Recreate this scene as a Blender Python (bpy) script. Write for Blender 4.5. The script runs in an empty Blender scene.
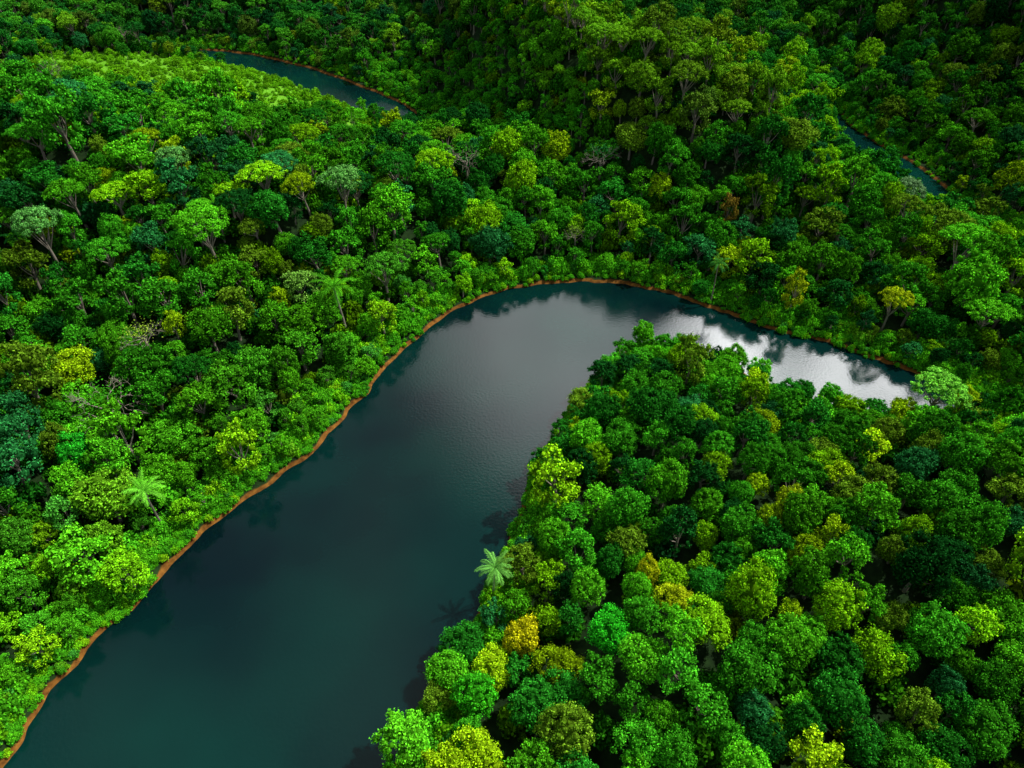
import bpy, math, random
import numpy as np
rng=np.random.default_rng(7); random.seed(7)
scene=bpy.context.scene
scene.view_settings.view_transform='Standard'; scene.view_settings.look='None'; scene.view_settings.exposure=0

# ------------------------------------------------------------------ geography
LB=[(-84,5),(-83,25),(-82.0,40.5),(-81.0,50.5),(-78.8,57.6),(-75.9,65.3),(-71.2,72.7),(-66.8,82.4),(-61.3,91.7),(-54.6,99.2),(-47.6,108.3),(-43.0,118.2),(-37.1,131.7),(-30.9,145.2),(-23.7,157.5),(-14.2,168.9),(-0.6,177.0),(15.1,180.7),(30.8,180.7),(43.0,177.0),(57.0,169.5),(69,160.5),(81.8,153.8),(94.3,147.5),(106.4,138),(117,129.5),(135,123.5),(160,114),(210,101.5),(300,94)]
RB=[(-40,-60),(-34,0),(-27,25),(-24.0,34),(-18.9,42),(-15.8,49.0),(-12.0,56),(-9,63),(-5.5,72),(-2,82.0),(1.8,92.2),(5.5,103.7),(10.7,116),(17,128),(25,140),(35.3,149),(48.3,147.5),(59.8,139),(72.6,128),(86.4,122),(99.6,122.5),(114.7,123.5),(135,120),(160,111),(210,98),(300,90)]
LB=[(-84,-160),(-84,-60)]+LB; RB=[(-44,-160)]+RB
def cat(P,n=6):
    P=np.array(P,float); out=[]
    for i in range(len(P)-1):
        p0=P[max(i-1,0)];p1=P[i];p2=P[i+1];p3=P[min(i+2,len(P)-1)]
        for k in range(n):
            t=k/n
            out.append(0.5*((2*p1)+(-p0+p2)*t+(2*p0-5*p1+4*p2-p3)*t*t+(-p0+3*p1-3*p2+p3)*t**3))
    out.append(P[-1]); return np.array(out)
LC=cat(LB,4); RC=cat(RB,4)
POLY=np.vstack([LC,RC[::-1]])
def dist_poly(x,y,P,vals=None):
    best=np.full(x.shape,1e9); bv=np.zeros(x.shape)
    for i in range(len(P)-1):
        ax,ay=P[i][:2];bx,by=P[i+1][:2];dx,dy=bx-ax,by-ay
        t=np.clip(((x-ax)*dx+(y-ay)*dy)/(dx*dx+dy*dy+1e-9),0,1)
        d=np.hypot(x-ax-t*dx,y-ay-t*dy)
        m=d<best
        best=np.where(m,d,best)
        if vals is not None: bv=np.where(m,vals[i]+(vals[i+1]-vals[i])*t,bv)
    return (best,bv) if vals is not None else best
def inside(x,y,P):
    c=np.zeros(x.shape,bool);n=len(P)
    for i in range(n):
        x1,y1=P[i];x2,y2=P[(i+1)%n]
        if y1==y2: continue
        m=((y1>y)!=(y2>y))&(x<(x2-x1)*(y-y1)/(y2-y1)+x1)
        c^=m
    return c
CH=[([(-215,425),(-185,418),(-165,410),(-147,400),(-114,378),(-85,352),(-60,328),(-44,310),(-34,292)],[1,4,8,10,11,11,10,7,1]),
    ([(152,322),(150,304),(149,288),(152,266),(156,245),(166,215),(172,190)],[1,4,8,13,11,4,1])]
def sm(v,a,b):
    t=np.clip((v-a)/(b-a),0,1); return t*t*(3-2*t)
RIDGES=[ # polyline, heights, width
 ([(-60,560),(-20,470),(2,380),(12,305),(33,268),(56,242),(82,232),(98,226),(107,220)],[66,58,50,44,42,40,29,14,4],29),
 ([(-330,190),(-250,200),(-180,205),(-120,200),(-75,195),(-40,190)],[36,33,31,29,22,10],52),
 ([(330,60),(300,180),(275,290),(245,380),(230,500),(200,620)],[40,48,58,66,80,96],52),
 ([(-480,560),(-300,560),(-210,540),(-120,520)],[80,70,55,34],60),
 ([(60,40),(110,70),(170,70),(230,40)],[6,18,28,34],55),
 ([(-500,720),(-300,700),(-60,680),(120,720),(400,700)],[120,100,110,110,150],70),
 ([(-1400,1050),(-500,950),(0,980),(500,960),(1400,1100)],[220,170,150,190,240],200),
]
def strip(x,y,S):
    m=np.full(x.shape,1e9)
    for P,h in S:
        dd,hw=dist_poly(x,y,np.array(P,float),h); m=np.minimum(m,dd-hw)
    return m
MEAD=[([(-270,380),(-235,376),(-208,370),(-152,352),(-110,322),(-72,290)],[10,26,32,34,28,18])]
BRIGHT=[([(-64,372),(-40,340),(-15,310),(5,270),(20,240)],[10,16,17,14,8])]
def fields(x,y):
    d=dist_poly(x,y,POLY); d=np.where(inside(x,y,POLY),-d,d)
    for P,h in CH:
        dd,hw=dist_poly(x,y,np.array(P,float),h); d=np.minimum(d,dd-hw)
    d=d+0.35*np.sin(x*.53+y*.31)+0.25*np.sin(x*.91-y*1.13)+.5*np.sin(x*.17+1)*np.sin(y*.21)
    hill=np.zeros(x.shape)
    for P,h,w in RIDGES:
        dd,hh=dist_poly(x,y,np.array(P,float),h); hill=np.maximum(hill,hh*np.exp(-(dd/w)**2))*1.0+0.15*np.minimum(hill,hh*np.exp(-(dd/w)**2))
    bump=3.2*np.sin(x*.061+1.3+np.sin(y*.043))*np.cos(y*.053+.4)+1.8*np.sin(x*.13+y*.09)+1.2*np.sin(y*.17-x*.05)
    flat=sm(strip(x,y,MEAD),0,40)*sm(np.hypot(x-140,y-245),20,55); bump=bump*(.25+.75*flat)-2*(1-flat)
    big=np.clip((hill-12)/40,0,1)
    spur=6*np.sin(x*.10+2*np.sin(y*.03))*np.sin(y*.05+1)*big
    z=np.where(d<0,np.maximum(-3,d*.9),.95*sm(d,0,1.0)+2.5*sm(d,1.0,25)+(hill+spur)*sm(d,2,42)+np.clip(bump+2,0,9)*sm(d,5,35))
    return z,d

# ------------------------------------------------------------------ node helpers
def newmat(name):
    m=bpy.data.materials.new(name); m.use_nodes=True; nt=m.node_tree; nt.nodes.clear(); return m,nt
def N(nt,t,**k):
    n=nt.nodes.new(t)
    for a,b in k.items(): setattr(n,a,b)
    return n
def leaf_material(name):
    m,nt=newmat(name); L=nt.links.new
    out=N(nt,'ShaderNodeOutputMaterial')
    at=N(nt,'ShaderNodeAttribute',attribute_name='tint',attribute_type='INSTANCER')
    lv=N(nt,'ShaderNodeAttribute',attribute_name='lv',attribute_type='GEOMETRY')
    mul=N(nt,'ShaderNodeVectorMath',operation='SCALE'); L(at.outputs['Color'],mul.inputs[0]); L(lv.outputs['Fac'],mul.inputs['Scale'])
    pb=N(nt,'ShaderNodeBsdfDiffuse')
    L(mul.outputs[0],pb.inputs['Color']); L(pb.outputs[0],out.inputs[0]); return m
LEAF=leaf_material('leaves')
m,nt=newmat('bark'); BARK=m
o=N(nt,'ShaderNodeOutputMaterial');pb=N(nt,'ShaderNodeBsdfDiffuse');nz=N(nt,'ShaderNodeTexNoise');nz.inputs['Scale'].default_value=6
cr=N(nt,'ShaderNodeValToRGB');cr.color_ramp.elements[0].color=(.10,.085,.065,1);cr.color_ramp.elements[1].color=(.34,.30,.24,1)
nt.links.new(nz.outputs[0],cr.inputs[0]);nt.links.new(cr.outputs[0],pb.inputs['Color']);nt.links.new(pb.outputs[0],o.inputs[0])

# ------------------------------------------------------------------ mesh builder
ICO=None
def ico():
    global ICO
    if ICO is None:
        import bmesh
        b=bmesh.new(); bmesh.ops.create_icosphere(b,subdivisions=1,radius=1)
        ICO=(np.array([v.co[:] for v in b.verts]),[tuple(v.index for v in f.verts) for f in b.faces]); b.free()
    return ICO
class MB:
    def __init__(s): s.V=[];s.n=0;s.loops=[];s.sizes=[];s.lv=[];s.mi=[]
    def add(s,V,F,lv,mi):
        V=np.asarray(V,float);F=np.asarray(F,int)
        s.V.append(V); s.loops.append((F+s.n).ravel()); s.sizes.append(np.full(len(F),F.shape[1])); s.n+=len(V)
        s.lv.append(np.broadcast_to(np.asarray(lv,float),(len(F),)).copy()); s.mi.append(np.full(len(F),mi))
    def mesh(s,name,mats):
        V=np.vstack(s.V);Lp=np.concatenate(s.loops).astype(np.int32);sz=np.concatenate(s.sizes).astype(np.int32)
        me=bpy.data.meshes.new(name); me.vertices.add(len(V)); me.vertices.foreach_set('co',V.ravel())
        me.loops.add(len(Lp)); me.loops.foreach_set('vertex_index',Lp)
        me.polygons.add(len(sz)); me.polygons.foreach_set('loop_start',np.concatenate([[0],np.cumsum(sz)[:-1]]).astype(np.int32))
        me.polygons.foreach_set('material_index',np.concatenate(s.mi).astype(np.int32))
        me.update(calc_edges=True)
        a=me.attributes.new('lv','FLOAT','FACE'); a.data.foreach_set('value',np.concatenate(s.lv).astype(np.float32))
        for m in mats: me.materials.append(m)
        return me
def nrmz(v): return v/(np.linalg.norm(v,axis=-1,keepdims=True)+1e-9)
def add_leaves(mb,C,Nn,size,lv,asp=.62):
    n=len(C); T=nrmz(np.cross(Nn,rng.normal(size=(n,3)))); B=np.cross(Nn,T)
    s=size[:,None]
    V=np.stack([C-T*s*.5,C+B*s*.5*asp-T*s*.05,C+T*s*.5-Nn*s*.12,C-B*s*.5*asp-T*s*.05],1).reshape(-1,3)
    mb.add(V,np.arange(4*n).reshape(n,4),lv,0)
def tube(mb,P,R,seg=7,mi=1,lv=1):
    P=np.array(P,float);V=[];F=[]
    for i,p in enumerate(P):
        d=nrmz(P[min(i+1,len(P)-1)]-P[max(i-1,0)]); a=nrmz(np.cross(d,[.3,.9,.1])); b=np.cross(d,a)
        for k in range(seg):
            t=2*math.pi*k/seg; V.append(p+R[i]*(a*math.cos(t)+b*math.sin(t)))
    for i in range(len(P)-1):
        for k in range(seg): F.append((i*seg+k,i*seg+(k+1)%seg,(i+1)*seg+(k+1)%seg,(i+1)*seg+k))
    mb.add(V,F,lv,mi)
def lobes_to(mb,lobes,center,dens=75,leaf=.36,jit=.45,flat=1.0,core=.74):
    iv,iF=ico()
    for (x,y,z,r) in lobes:
        c=np.array([x,y,z]); n=int(dens*r*r/(leaf/.36)**2*1.4)+8
        D=nrmz(rng.normal(size=(n,3))); outv=nrmz(c-center)*.6+np.array([0,0,.35])
        keep=(D@outv)>-.15; D=D[keep]; n=len(D)
        rad=r*(rng.uniform(.76,1.12,n)+.38*rng.uniform(size=n)**5); P=c+D*rad[:,None]*np.array([1,1,flat])
        Nn=nrmz(D*np.array([1,1,1/flat])+rng.normal(size=(n,3))*jit)
        lb=rng.uniform(.68,1.32)
        add_leaves(mb,P,Nn,leaf*rng.uniform(.55,1.35,n),lb*rng.uniform(.5,1.5,n))
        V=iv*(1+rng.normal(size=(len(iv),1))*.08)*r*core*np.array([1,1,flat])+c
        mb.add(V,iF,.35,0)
def fib(n):
    i=np.arange(n)+.5; ph=np.arccos(1-2*i/n); th=math.pi*(1+5**.5)*i
    return np.stack([np.cos(th)*np.sin(ph),np.sin(th)*np.sin(ph),np.cos(ph)],1)
def trunk_limbs(mb,h,tops,r=.28):
    bend=rng.normal(size=2)*.3
    tube(mb,[(0,0,-3),(bend[0]*.3,bend[1]*.3,h*.4),(bend[0],bend[1],h*.78)],[r*1.5,r,r*.6])
    for t in tops:
        t=np.array(t); s=np.array([bend[0]*.8,bend[1]*.8,h*rng.uniform(.5,.72)]); mid=(s+t)/2+np.array([0,0,-.3])
        tube(mb,[s,mid,t],[r*.45,r*.3,r*.12],5)
def round_tree(name,nl=62,R=3.8,H=4.0,lr=.95,hz=6.0,dens=75,leaf=.34,irr=.12,jit=.55):
    mb=MB(); D=fib(nl); D=D[D[:,2]>-.72]; ctr=np.array([0,0,hz])
    ph=rng.uniform(0,6.28,4)
    lob=[]
    for d in D:
        if rng.uniform()<.07: continue
        a=math.atan2(d[1],d[0]); f=1+irr*(math.sin(2*a+ph[0])+.7*math.sin(3*a+ph[1])+.6*math.sin(5*d[2]+ph[2]))+rng.normal()*irr*.7
        lob.append((d[0]*R*.78*f+rng.normal()*.15,d[1]*R*.78*f+rng.normal()*.15,hz+d[2]*H*.78*f,lr*rng.uniform(.6,1.3)))
    trunk_limbs(mb,hz,[lob[i][:3] for i in rng.choice(len(lob),6,replace=False)])
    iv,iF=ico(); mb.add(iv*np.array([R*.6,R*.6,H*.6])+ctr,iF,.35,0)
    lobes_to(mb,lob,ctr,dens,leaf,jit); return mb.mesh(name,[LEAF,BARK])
def multi_tree(name,nb=9,R=3.6,hz=7.2,leaf=.38,dens=70,sub=9,spread=1.0):
    mb=MB(); ctr=np.array([0,0,hz-1.5]); lob=[];tops=[]
    for i in range(nb):
        a=i*2.4+rng.uniform(-.4,.4); rr=R*spread*math.sqrt((i+.3)/nb)*.85; z=hz+rng.uniform(-1.3,1.8)+1.6*(1-(rr/R)**2)
        c=np.array([rr*math.cos(a),rr*math.sin(a),z]); br=rng.uniform(.85,1.7); tops.append(c)
        for d in fib(sub+3):
            if d[2]<-.4: continue
            lob.append((*(c+d*br*.78+rng.normal(size=3)*.15),rng.uniform(.4,.8)))
    for i in range(9):
        a=i*.7+rng.uniform(-.2,.2); lob.append((R*.72*math.cos(a),R*.72*math.sin(a),hz-2.2+rng.uniform(-.9,.7),rng.uniform(.8,1.15)))
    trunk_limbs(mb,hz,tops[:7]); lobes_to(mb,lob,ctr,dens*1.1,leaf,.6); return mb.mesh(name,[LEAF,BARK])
def umbrella_tree(name,R=5,hz=10,n=60,th=.9):
    mb=MB(); ctr=np.array([0,0,hz-4.]); lob=[];ph=rng.uniform(0,6.28,3)
    for i in range(n):
        a=i*2.39996; rr=math.sqrt((i+.5)/n); f=1+.14*math.sin(3*a+ph[0])+.1*math.sin(5*a+ph[1]); x=rr*R*f*math.cos(a);y=rr*R*f*math.sin(a)
        lob.append((x+rng.normal()*.25,y+rng.normal()*.25,hz+2.2*(1-rr*rr)+rng.normal()*.15,rng.uniform(.55,.95)))
    tp=[lob[i][:3] for i in rng.choice(range(6,n),9,replace=False)]
    trunk_limbs(mb,hz-1,tp,.33); lobes_to(mb,lob,ctr,85,.3,.4,flat=.7); return mb.mesh(name,[LEAF,BARK])
def feather_tree(name,R=3.3,hz=6,H=4.4):
    mb=MB(); ctr=np.array([0,0,hz]); lob=[]
    for i in range(62):
        d=nrmz(rng.normal(size=3)); 
        if d[2]<-.7: d[2]*=-1
        f=rng.uniform(.55,1.0); lob.append((d[0]*R*f,d[1]*R*f,hz+d[2]*H*f*.9,rng.uniform(.5,1.0)))
    trunk_limbs(mb,hz,[l[:3] for l in lob[:7]]); 
    lobes_to(mb,lob,ctr,85,.42,.8,flat=.8,core=.66); return mb.mesh(name,[LEAF,BARK])
def shrub(name,R=1.6,leaf=.36,n=14,Hh=1.2):
    mb=MB(); ctr=np.array([0,0,0.]); lob=[]
    for i in range(n):
        a=i*2.4; rr=math.sqrt((i+.4)/n)*R*.8; lob.append((rr*math.cos(a)+rng.normal()*.15,rr*math.sin(a)+rng.normal()*.15,Hh*(1-(rr/R)**2)*.9+rng.uniform(0,.35),rng.uniform(.4,.75)))
    tube(mb,[(0,0,-.5),(0,0,.5)],[.1,.06],5)
    lobes_to(mb,lob,ctr,80,leaf,.6,core=.72); return mb.mesh(name,[LEAF,BARK])
def palm(name,h=10,nf=17,Lf=4.0):
    mb=MB(); top=np.array([.5,.2,h])
    tube(mb,[(0,0,-2),(.1,.05,h*.4),(.35,.15,h*.75),tuple(top)],[.3,.2,.17,.2],8)
    for i in range(nf):
        a=i*2.39996+rng.uniform(-.2,.2); el=1.1-1.3*(i/nf)+rng.uniform(-.15,.15); d=np.array([math.cos(a),math.sin(a)]); pts=[];L=Lf*rng.uniform(.8,1.15)
        p=top.copy(); K=12; e=el
        for k in range(K+1):
            pts.append(p.copy()); p=p+np.array([d[0]*math.cos(e),d[1]*math.cos(e),math.sin(e)])*L/K; e-=1.7/K*(.4+1.2*k/K)
        pts=np.array(pts); tube(mb,pts,np.linspace(.06,.015,K+1),4,0,.7)
        V=[];F=[]
        M=30
        for k in range(M):
            t=(.08+.92*k/(M-1))*K; j=min(int(t),K-1); q=pts[j]+(pts[j+1]-pts[j])*(t-j); dr=nrmz(pts[j+1]-pts[j])
            side=np.array([-d[1],d[0],0]); ll=.8*math.sin(math.pi*min(.97,(.12+.85*k/(M-1))))**.7
            for sgn in(-1,1):
                tip=q+(side*sgn*.75+dr*.6+np.array([0,0,-.45+rng.normal()*.15]))*ll*rng.uniform(.7,1.15)
                w=dr*.05; b=len(V); mid=(q+tip)/2+np.array([0,0,.06])
                V+= [q,mid+w,tip,mid-w]; F.append((b,b+1,b+2,b+3))
        mb.add(V,F,rng.uniform(.6,1.3),0)
    return mb.mesh(name,[LEAF,BARK])
def bare_tree(name,h=12):
    mb=MB(); tube(mb,[(0,0,-2),(.2,0,h*.4),(0,.3,h*.7)],[.35,.28,.2],8,1)
    def br(p,d,L,r,k):
        q=p+d*L*.5+rng.normal(size=3)*.1*L; e=q+nrmz(d+rng.normal(size=3)*.35)*L*.5
        tube(mb,[p,q,e],[r,r*.8,r*.55],5,1)
        if k>0:
            for _ in range(3): br(e,nrmz(d+rng.normal(size=3)*.6+np.array([0,0,.1])),L*.68,r*.55,k-1)
    for i in range(6):
        a=i*1.05; br(np.array([0,.3*i/6,h*(.5+.04*i)]),nrmz(np.array([math.cos(a),math.sin(a),.65])),2.6,.13,3)
    C=rng.normal(size=(260,3))*np.array([1.8,1.8,.8])+np.array([0,0,h*.95]); add_leaves(mb,C,nrmz(rng.normal(size=(260,3))),np.full(260,.4),1.)
    return mb.mesh(name,[LEAF,BARK])

protos=[]
def P_(me): protos.append(me); return len(protos)-1
R_ROUND=[P_(round_tree('p%02d'%len(protos),nl=n,lr=lr,irr=ir,hz=hz)) for n,lr,ir,hz in[(64,.95,.08,6),(84,.8,.14,6.4),(54,1.05,.18,5.6),(100,.75,.13,6)]]
R_MULTI=[P_(multi_tree('p%02d'%len(protos),nb=nb)) for nb in(8,11,7,9)]
R_UMB=[P_(umbrella_tree('p%02d'%len(protos))),P_(umbrella_tree('p%02d'%len(protos),R=4.4,n=48))]
R_FEA=[P_(feather_tree('p%02d'%len(protos))),P_(feather_tree('p%02d'%len(protos),R=3.6,H=3.4))]
R_SHR=[P_(shrub('p%02d'%len(protos))),P_(shrub('p%02d'%len(protos),n=18,Hh=1.7))]
R_PALM=[P_(palm('p%02d'%len(protos)))]
R_BARE=[P_(bare_tree('p%02d'%len(protos)))]
pcol=bpy.data.collections.new('tree_prototypes')
for i,me in enumerate(protos):
    pcol.objects.link(bpy.data.objects.new('proto_%02d'%i,me))

# ------------------------------------------------------------------ instancing
def scatter(name,X,Y,Z,idx,scl,tint,tilt=.08):
    n=len(X); me=bpy.data.meshes.new(name); me.vertices.add(n); me.vertices.foreach_set('co',np.stack([X,Y,Z],1).astype(np.float32).ravel())
    a=me.attributes.new('idx','INT','POINT'); a.data.foreach_set('value',np.asarray(idx,np.int32))
    rot=np.stack([rng.normal(size=n)*tilt,rng.normal(size=n)*tilt,rng.uniform(0,6.28,n)],1).astype(np.float32)
    a=me.attributes.new('rot','FLOAT_VECTOR','POINT'); a.data.foreach_set('vector',rot.ravel())
    a=me.attributes.new('scl','FLOAT_VECTOR','POINT'); a.data.foreach_set('vector',np.asarray(scl,np.float32).ravel())
    a=me.attributes.new('tint','FLOAT_VECTOR','POINT'); a.data.foreach_set('vector',np.asarray(tint,np.float32).ravel())
    ob=bpy.data.objects.new(name,me); scene.collection.objects.link(ob)
    ng=bpy.data.node_groups.new(name+'_gn','GeometryNodeTree')
    ng.interface.new_socket('Geometry',in_out='INPUT',socket_type='NodeSocketGeometry'); ng.interface.new_socket('Geometry',in_out='OUTPUT',socket_type='NodeSocketGeometry')
    gi=ng.nodes.new('NodeGroupInput');go=ng.nodes.new('NodeGroupOutput');ip=ng.nodes.new('GeometryNodeInstanceOnPoints');ci=ng.nodes.new('GeometryNodeCollectionInfo')
    ci.inputs['Collection'].default_value=pcol; ci.inputs['Separate Children'].default_value=True; ci.inputs['Reset Children'].default_value=True
    def na(t,nm):
        q=ng.nodes.new('GeometryNodeInputNamedAttribute'); q.data_type=t; q.inputs['Name'].default_value=nm; return [o for o in q.outputs if o.enabled and o.name=='Attribute'][0]
    L=ng.links.new; L(gi.outputs[0],ip.inputs['Points']);L(ci.outputs[0],ip.inputs['Instance']);ip.inputs['Pick Instance'].default_value=True
    L(na('INT','idx'),ip.inputs['Instance Index']);L(na('FLOAT_VECTOR','rot'),ip.inputs['Rotation']);L(na('FLOAT_VECTOR','scl'),ip.inputs['Scale']);L(ip.outputs[0],go.inputs[0])
    md=ob.modifiers.new('scatter','NODES'); md.node_group=ng
    return ob
PAL=np.array([(.045,.30,.010),(.085,.42,.010),(.020,.20,.012),(.19,.50,.006),(.022,.19,.040),(.13,.28,.012),(.009,.095,.012),(.28,.50,.006)])

HERO=[('palm_tree','palm',-3.6,69.9,13,1.0,(.14,.42,.06)),('palm_tree','palm',-72.8,85.9,15,1.1,(.14,.50,.03)),
('broadleaf_tree','multi',9.0,91,18,1.5,(.26,.60,.008)),('yellow_crowned_tree','round',1.7,58.8,12,.85,(.60,.60,.008)),
('broadleaf_tree','multi',-17,42,11,1.1,(.13,.60,.015)),('umbrella_tree','umb',101,119,14,1.2,(.16,.55,.04)),
('yellow_crowned_tree','round',27.6,62,17,.75,(.42,.56,.008)),('yellow_crowned_tree','round',24.4,69,16,.6,(.50,.58,.008)),
('broadleaf_tree','multi',-59.7,101,16,1.2,(.24,.58,.008)),('broadleaf_tree','multi',-35.5,151,13,1.1,(.24,.58,.008)),
('umbrella_tree','umb',-49,184,36,1.15,(.13,.40,.07)),('umbrella_tree','umb',-122,158,40,1.1,(.12,.40,.07)),
('palm_tree','palm',59.7,169,18,.85,(.05,.24,.03)),('broadleaf_tree','multi',-73,72,11,1.1,(.20,.60,.008)),
('broadleaf_tree','multi',-83,58,9.5,.9,(.26,.62,.008)),('round_crowned_tree','round',-90.5,96,19,1.1,(.03,.48,.02)),
('umbrella_tree','umb',128,206,24,1.0,(.16,.32,.12)),('flowering_tree','multi',68,195,46,.8,(.24,.17,.02)),
('yellow_crowned_tree','multi',80,161,17,.85,(.38,.52,.008)),('yellow_crowned_tree','umb',104,153,16,.8,(.38,.52,.008)),
('round_crowned_tree','round',16.5,57.5,14,.95,(.03,.50,.015)),('round_crowned_tree','round',-6,49,11,.9,(.05,.46,.012)),
('umbrella_tree','umb',-95.6,186,41,1.0,(.12,.38,.07)),('bare_tree','bare',-87.5,128,25,1.1,(.25,.40,.03)),
('feathery_tree','multi',-56,152,22,1.2,(.18,.42,.05)),('bare_tree','bare',-70,190,36,.9,(.2,.4,.03)),('bare_tree','bare',20,192,16,.8,(.2,.4,.03)),
('yellow_crowned_tree','round',52,80,22,.75,(.34,.50,.008)),('broadleaf_tree','multi',85,62,34,1.2,(.22,.55,.008))]
hero_me={'palm':protos[R_PALM[0]],'umb':protos[R_UMB[0]],'bare':protos[R_BARE[0]]}
topz={'palm':11,'umb':12.2,'bare':15,'round':10,'multi':10.7}
for k,(nm,kind,x,y,zt,sc,t) in enumerate(HERO):
    if kind=='round': me=protos[R_ROUND[k%4]]
    elif kind=='multi': me=protos[R_MULTI[k%3]]
    else: me=hero_me[kind]
    zg=float(fields(np.array([x]),np.array([y]))[0][0])
    o=bpy.data.objects.new(nm,me); scene.collection.objects.link(o)
    zc=min(max(zt-zg,8),17*sc)/topz[kind]
    o.location=(x,y,zg-.2); o.scale=(sc,sc,zc); o.rotation_euler=(0,0,k*1.7); o['tint']=t
hx=np.array([h[2] for h in HERO]);hy=np.array([h[3] for h in HERO]);hr=np.array([h[5]*(4.0 if h[1]!='umb' else 5) if h[1]!='palm' else 2.8 for h in HERO])

# forest
def pen(x,y):
    return dist_poly(x,y,RC)<dist_poly(x,y,LC)
nC=150000
yc=rng.uniform(-30,900,nC); hw=np.minimum(120+.60*np.clip(yc,0,900),600); keep=rng.uniform(0,600,nC)<hw
yc=yc[keep]; hw=hw[keep]; xc=rng.uniform(-1,1,len(yc))*hw
z,d=fields(xc,yc); md=strip(xc,yc,MEAD); br=strip(xc,yc,BRIGHT); isp=pen(xc,yc)&(yc<152)&(xc>-30)
ok=(d>np.where(isp,1.4,3.0))&((md>1)|((md>-14)&(yc>330+.0*xc)&(rng.uniform(size=len(xc))<.03)))
xc,yc,z,d,isp,br,md=[a[ok] for a in(xc,yc,z,d,isp,br,md)]
L_=len(xc)
u=rng.uniform(size=L_)
rad=np.where(isp,1.9+1.5*u,1.9+3.1*u**1.6+1.6*(rng.uniform(size=L_)<.012))
rad=np.where(yc>420,rng.uniform(3.2,5.0,L_),rad); rad=np.where((d<9)&~isp,rng.uniform(1.5,2.6,L_),rad); rad=np.where((br<0)|((md<14)&(xc>-95))|(md<1),rng.uniform(1.4,2.4,L_),rad)
grid={};acc=[];cs=9.0
for i in range(len(hx)): grid.setdefault((int(hx[i]//cs),int(hy[i]//cs)),[]).append((hx[i],hy[i],hr[i]))
order=np.argsort(-rad+rng.normal(size=len(rad))*1.3)
for i in order:
    x,y,r=xc[i],yc[i],rad[i];gx,gy=int(x//cs),int(y//cs);good=True;ov=.79 if isp[i] else .74
    for a in(-1,0,1):
        for b in(-1,0,1):
            for(px,py,pr) in grid.get((gx+a,gy+b),()):
                if (px-x)**2+(py-y)**2<(ov*(pr+r))**2: good=False;break
            if not good:break
        if not good:break
    if good: grid.setdefault((gx,gy),[]).append((x,y,r)); acc.append(i)
acc=np.array(acc); x,y,z,d,isp,br,r=[a[acc] for a in(xc,yc,z,d,isp,br,rad)]
n=len(x)
u=rng.uniform(size=n)
crest=(z>28)&(y>195)&(y<340)&(x>0)&(x<125)
leftup=(x<-20)&(y>150)&(y<300)
idx=np.zeros(n,int)
for i in range(n):
    q=u[i]
    if isp[i]: c=R_ROUND if q<.68 else R_MULTI if q<.86 else R_FEA
    elif crest[i] or leftup[i]: c=R_UMB if q<.45 and r[i]>2.9 else R_ROUND if q<.52 else R_MULTI
    else: c=R_ROUND if q<.34 else R_MULTI if q<.72 else R_FEA if q<.94 or r[i]<3.2 else R_UMB if q<.985 else R_BARE
    if q>.995 and not isp[i]: c=R_PALM
    idx[i]=c[int(rng.integers(len(c)))]
s=r/np.where(np.isin(idx,R_UMB),4.3,3.5)*1.08
hs=s**.7*rng.uniform(.85,1.25,n)*np.where((d<9)|(br<0),.8,1)
em=(rng.uniform(size=n)<.06)&(d>8); hs[em]*=1.35; s[em]*=1.12
pat=np.sin(x*.045+1)+np.sin(y*.05+x*.02)+rng.normal(size=n)*.9
base=[.26,.24,.16,.11,.05,.06,.08,.04]
ci=np.array([rng.choice(8,p=base) for _ in range(n)])
tint=PAL[ci]*rng.uniform(.68,1.28,(n,1))
tint*= (1+.13*np.clip(pat,-2,2))[:,None]
dark=sm(y,260,450)[:,None]; tint=tint*(1-.3*dark)+np.array([.004,.04,.020])*.4*dark  # distance haze painted into the tint: far trees darker and bluer
rt=sm(x,125,210)[:,None]; tint=tint*(1-.40*rt)  # edge shading painted into the tint: trees darken towards the right
cm=crest; tint[cm]=tint[cm]*.5+np.array([.22,.38,.010])*.5
nearb=(~isp)&(d<24)&(y<178)&(x<40); tint[nearb]=tint[nearb]*.6+np.array([.12,.50,.010])*.45
cm=br<3; tint[cm]=tint[cm]*.4+np.array([.07,.46,.012])*.6
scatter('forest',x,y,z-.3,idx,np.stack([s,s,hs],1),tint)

# understory + bank shrubs
def banklim(x,y,p): return np.where(p,.3,np.where(x>66,-.2,.65+.6*np.sin(x*.21+1)*np.sin(y*.17+x*.05)))
m_=42000; ys=rng.uniform(-20,430,m_); xs=rng.uniform(-1,1,m_)*(110+.60*np.clip(ys,0,900)); zz,dd=fields(xs,ys); isp2=pen(xs,ys)&(ys<152); mm=strip(xs,ys,MEAD)
ok=(dd>banklim(xs,ys,isp2))&((dd<9)|(rng.uniform(size=m_)<np.where(isp2,.05,.18))|((mm<2)))
xs,ys,zz,dd,isp2,mm=[a[ok] for a in(xs,ys,zz,dd,isp2,mm)]
ex=[];CL=np.vstack([LC[8:],RC[4:]])
for p in CL:
    if -20<p[1]<200 and p[0]<170:
        k=20 if p[0]<66 else 26; ex.append(p+rng.normal(size=(k,2))*4.2)
for P,h in CH:
    for p in cat(P,8): ex.append(p+rng.normal(size=(40,2))*9)
ex=np.vstack(ex); ez,ed=fields(ex[:,0],ex[:,1]); ei=pen(ex[:,0],ex[:,1])&(ex[:,1]<152); k=(ed>banklim(ex[:,0],ex[:,1],ei))&(ed<9)
xs=np.r_[xs,ex[k,0]];ys=np.r_[ys,ex[k,1]];zz=np.r_[zz,ez[k]];dd=np.r_[dd,ed[k]];isp2=np.r_[isp2,ei[k]];mm=np.r_[mm,strip(ex[k,0],ex[k,1],MEAD)]
n=len(xs)
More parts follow.
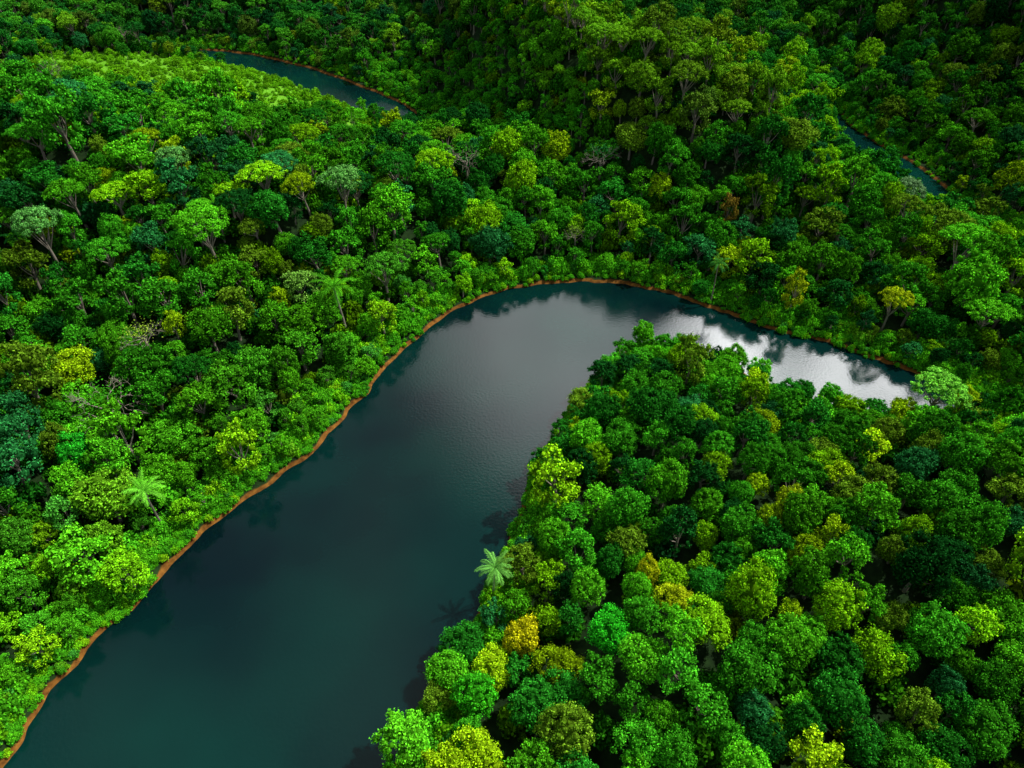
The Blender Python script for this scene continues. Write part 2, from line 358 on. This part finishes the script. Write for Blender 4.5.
deep=(dd>9)&(mm>2)
sc=rng.uniform(.7,1.5,n)*np.where(dd<3.5,.5,1); sc=np.where(mm<2,rng.uniform(.35,.95,n)+.6*(rng.uniform(size=n)<.08),sc); sc=np.where(deep,rng.uniform(1.5,2.4,n),sc)
tint=PAL[rng.choice(8,n,p=[.3,.3,.1,.15,.05,.04,.03,.03])]*rng.uniform(.75,1.25,(n,1))
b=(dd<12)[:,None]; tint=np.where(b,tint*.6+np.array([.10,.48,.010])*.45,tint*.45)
tint=np.where((mm<2)[:,None],np.array([.17,.50,.01])*rng.uniform(.6,1.2,(n,1)),tint)
scatter('undergrowth',xs,ys,np.maximum(zz,.1)-.15,np.array(R_SHR)[rng.integers(0,2,n)],np.stack([sc,sc,sc*rng.uniform(.7,1.5,n)],1),tint)

# ------------------------------------------------------------------ terrain
def axis(a,b,st,far0,far1):
    core=np.arange(a,b+.1,st); lo=[];v=a;s_=st
    while v>far0: s_*=1.12; v-=s_; lo.append(v)
    hi=[];v=core[-1];s_=st
    while v<far1: s_*=1.12; v+=s_; hi.append(v)
    return np.array(lo[::-1]+list(core)+hi)
ax=axis(-170,190,.9,-3000,3000); ay=axis(-10,420,.9,-1500,4000)
GX,GY=np.meshgrid(ax,ay); gz,gd=fields(GX.ravel(),GY.ravel()); gm=strip(GX.ravel(),GY.ravel(),MEAD)
nx,ny=len(ax),len(ay); ii=np.arange(nx*ny).reshape(ny,nx)
F=np.stack([ii[:-1,:-1].ravel(),ii[:-1,1:].ravel(),ii[1:,1:].ravel(),ii[1:,:-1].ravel()],1).astype(np.int32)
me=bpy.data.meshes.new('terrain'); me.vertices.add(nx*ny); me.vertices.foreach_set('co',np.stack([GX.ravel(),GY.ravel(),gz],1).astype(np.float32).ravel())
me.loops.add(F.size); me.loops.foreach_set('vertex_index',F.ravel()); me.polygons.add(len(F)); me.polygons.foreach_set('loop_start',np.arange(len(F),dtype=np.int32)*4); me.update(calc_edges=True)
me.polygons.foreach_set('use_smooth',np.ones(len(F),bool))
a=me.attributes.new('mead','FLOAT','POINT'); a.data.foreach_set('value',(1-sm(gm,-2,4)).astype(np.float32))
m,nt=newmat('forest_floor'); L=nt.links.new
o=N(nt,'ShaderNodeOutputMaterial');pb=N(nt,'ShaderNodeBsdfPrincipled');pb.inputs['Roughness'].default_value=.9;pb.inputs['Specular IOR Level'].default_value=.1;L(pb.outputs[0],o.inputs[0])
geo=N(nt,'ShaderNodeNewGeometry');sp=N(nt,'ShaderNodeSeparateXYZ');L(geo.outputs['Position'],sp.inputs[0])
nz=N(nt,'ShaderNodeTexNoise');nz.inputs['Scale'].default_value=.7;nz.inputs['Detail'].default_value=8;L(geo.outputs['Position'],nz.inputs['Vector'])
fl=N(nt,'ShaderNodeValToRGB');fl.color_ramp.elements[0].position=.3;fl.color_ramp.elements[0].color=(.005,.014,.004,1);fl.color_ramp.elements[1].position=.7;fl.color_ramp.elements[1].color=(.015,.04,.008,1);L(nz.outputs[0],fl.inputs[0])
md_=N(nt,'ShaderNodeValToRGB');md_.color_ramp.elements[0].color=(.06,.22,.008,1);md_.color_ramp.elements[1].color=(.16,.42,.015,1);L(nz.outputs[0],md_.inputs[0])
mu=N(nt,'ShaderNodeValToRGB');mu.color_ramp.elements[0].position=.3;mu.color_ramp.elements[0].color=(.06,.022,.004,1);mu.color_ramp.elements[1].position=.7;mu.color_ramp.elements[1].color=(.26,.11,.018,1);L(nz.outputs[0],mu.inputs[0])
at=N(nt,'ShaderNodeAttribute',attribute_name='mead')
m1=N(nt,'ShaderNodeMixRGB');L(at.outputs['Fac'],m1.inputs[0]);L(fl.outputs[0],m1.inputs[1]);L(md_.outputs[0],m1.inputs[2])
ad=N(nt,'ShaderNodeMath',operation='ADD');L(sp.outputs['Z'],ad.inputs[0]);
ns=N(nt,'ShaderNodeMath',operation='MULTIPLY');L(nz.outputs[0],ns.inputs[0]);ns.inputs[1].default_value=.6;L(ns.outputs[0],ad.inputs[1])
mr=N(nt,'ShaderNodeMapRange');mr.inputs['From Min'].default_value=.9;mr.inputs['From Max'].default_value=1.1;L(ad.outputs[0],mr.inputs['Value'])
m2=N(nt,'ShaderNodeMixRGB');L(mr.outputs[0],m2.inputs[0]);L(mu.outputs[0],m2.inputs[1]);L(m1.outputs[0],m2.inputs[2]);L(m2.outputs[0],pb.inputs['Base Color'])
bp=N(nt,'ShaderNodeBump');bp.inputs['Strength'].default_value=.6;L(nz.outputs[0],bp.inputs['Height']);L(bp.outputs[0],pb.inputs['Normal'])
me.materials.append(m); ob=bpy.data.objects.new('terrain',me); scene.collection.objects.link(ob)

# ------------------------------------------------------------------ river water
me=bpy.data.meshes.new('river'); me.from_pydata([(-1500,-600,0),(1500,-600,0),(1500,1500,0),(-1500,1500,0)],[],[(0,1,2,3)])
m,nt=newmat('river_water');L=nt.links.new
o=N(nt,'ShaderNodeOutputMaterial');pb=N(nt,'ShaderNodeBsdfPrincipled');L(pb.outputs[0],o.inputs[0])
pb.inputs['IOR'].default_value=1.33
geo=N(nt,'ShaderNodeNewGeometry');nz=N(nt,'ShaderNodeTexNoise');nz.inputs['Scale'].default_value=.018;nz.inputs['Detail'].default_value=3;L(geo.outputs['Position'],nz.inputs['Vector'])
cr=N(nt,'ShaderNodeValToRGB');cr.color_ramp.elements[0].position=.35;cr.color_ramp.elements[0].color=(.0008,.007,.009,1);cr.color_ramp.elements[1].position=.65;cr.color_ramp.elements[1].color=(.001,.024,.019,1)
L(nz.outputs[0],cr.inputs[0]);L(cr.outputs[0],pb.inputs['Base Color'])
# breeze patches roughen the surface in places
n4=N(nt,'ShaderNodeTexNoise');n4.inputs['Scale'].default_value=.05;n4.inputs['Detail'].default_value=4;L(geo.outputs['Position'],n4.inputs['Vector'])
r4=N(nt,'ShaderNodeMapRange');r4.inputs['From Min'].default_value=.4;r4.inputs['From Max'].default_value=.65;r4.inputs['To Min'].default_value=.04;r4.inputs['To Max'].default_value=.10;L(n4.outputs[0],r4.inputs['Value']);L(r4.outputs[0],pb.inputs['Roughness'])
n2=N(nt,'ShaderNodeTexNoise');n2.inputs['Scale'].default_value=1.6;n2.inputs['Detail'].default_value=4;L(geo.outputs['Position'],n2.inputs['Vector'])
bp=N(nt,'ShaderNodeBump');bp.inputs['Strength'].default_value=.07;bp.inputs['Distance'].default_value=.3;L(n2.outputs[0],bp.inputs['Height']);L(bp.outputs[0],pb.inputs['Normal'])
me.materials.append(m);ob=bpy.data.objects.new('river',me);scene.collection.objects.link(ob)

# ------------------------------------------------------------------ light
AZ=math.radians(72);EL=math.radians(55)
sd=(math.sin(AZ)*math.cos(EL),math.cos(AZ)*math.cos(EL),math.sin(EL))
from mathutils import Vector
sl=bpy.data.lights.new('sun','SUN');sl.energy=5;sl.angle=math.radians(.8);sl.color=(1,.97,.90)
so=bpy.data.objects.new('sun',sl);scene.collection.objects.link(so);so.rotation_euler=Vector(sd).to_track_quat('Z','Y').to_euler();so.location=(100,100,300)
w=bpy.data.worlds.new('World');scene.world=w;w.use_nodes=True;nt=w.node_tree;nt.nodes.clear();L=nt.links.new
o=N(nt,'ShaderNodeOutputWorld');bg=N(nt,'ShaderNodeBackground');bg.inputs['Strength'].default_value=.09;L(bg.outputs[0],o.inputs[0])
sk=N(nt,'ShaderNodeTexSky');sk.sky_type='NISHITA';sk.sun_disc=False;sk.sun_elevation=EL;sk.sun_rotation=AZ
tc=N(nt,'ShaderNodeTexCoord');nz=N(nt,'ShaderNodeTexNoise');nz.inputs['Scale'].default_value=2.2;nz.inputs['Detail'].default_value=4;L(tc.outputs['Generated'],nz.inputs['Vector'])
cr=N(nt,'ShaderNodeValToRGB');cr.color_ramp.elements[0].position=.40;cr.color_ramp.elements[0].color=(0,0,0,1);cr.color_ramp.elements[1].position=.62;cr.color_ramp.elements[1].color=(.9,.9,.9,1);L(nz.outputs[0],cr.inputs[0])
def blob(az,el,inner,outer):
    a=math.radians(az);e=math.radians(el);cd=(math.sin(a)*math.cos(e),math.cos(a)*math.cos(e),math.sin(e))
    dp=N(nt,'ShaderNodeVectorMath',operation='DOT_PRODUCT');L(tc.outputs['Generated'],dp.inputs[0]);dp.inputs[1].default_value=cd
    mr=N(nt,'ShaderNodeMapRange',interpolation_type='SMOOTHSTEP');mr.inputs['From Min'].default_value=math.cos(math.radians(outer));mr.inputs['From Max'].default_value=math.cos(math.radians(inner));L(dp.outputs['Value'],mr.inputs['Value']);return mr.outputs[0]
b1=blob(9,37,0,18);b2=blob(29,35.5,3,12)
n3=N(nt,'ShaderNodeTexNoise');n3.inputs['Scale'].default_value=7;n3.inputs['Detail'].default_value=5;L(tc.outputs['Generated'],n3.inputs['Vector'])
c3=N(nt,'ShaderNodeMapRange',interpolation_type='SMOOTHSTEP');c3.inputs['From Min'].default_value=.34;c3.inputs['From Max'].default_value=.62;L(n3.outputs[0],c3.inputs['Value'])
def M(op,a,b):
    q=N(nt,'ShaderNodeMath',operation=op)
    for i,v in enumerate((a,b)):
        if isinstance(v,(int,float)): q.inputs[i].default_value=v
        else: L(v,q.inputs[i])
    return q.outputs[0]
h2=M('MULTIPLY',M('MULTIPLY',b2,c3.outputs[0]),290); h1=M('MULTIPLY',M('MULTIPLY',b1,M('ADD',M('MULTIPLY',c3.outputs[0],.45),.7)),50); hot=M('ADD',h1,h2)
mx=N(nt,'ShaderNodeMixRGB');L(cr.outputs[0],mx.inputs[0]);L(sk.outputs[0],mx.inputs[1]);mx.inputs[2].default_value=(6.5,6.8,6.8,1)
cc=N(nt,'ShaderNodeCombineXYZ');
for i in range(3): L(hot,cc.inputs[i])
va=N(nt,'ShaderNodeVectorMath',operation='ADD');L(mx.outputs[0],va.inputs[0]);L(cc.outputs[0],va.inputs[1]);L(va.outputs[0],bg.inputs['Color'])

# ------------------------------------------------------------------ camera
cam=bpy.data.cameras.new('camera');cam.lens=24;cam.sensor_width=36;cam.clip_end=8000;cam.clip_start=.5
co=bpy.data.objects.new('camera',cam);scene.collection.objects.link(co);co.location=(0,0,120);co.rotation_euler=(math.radians(48),0,0);scene.camera=co
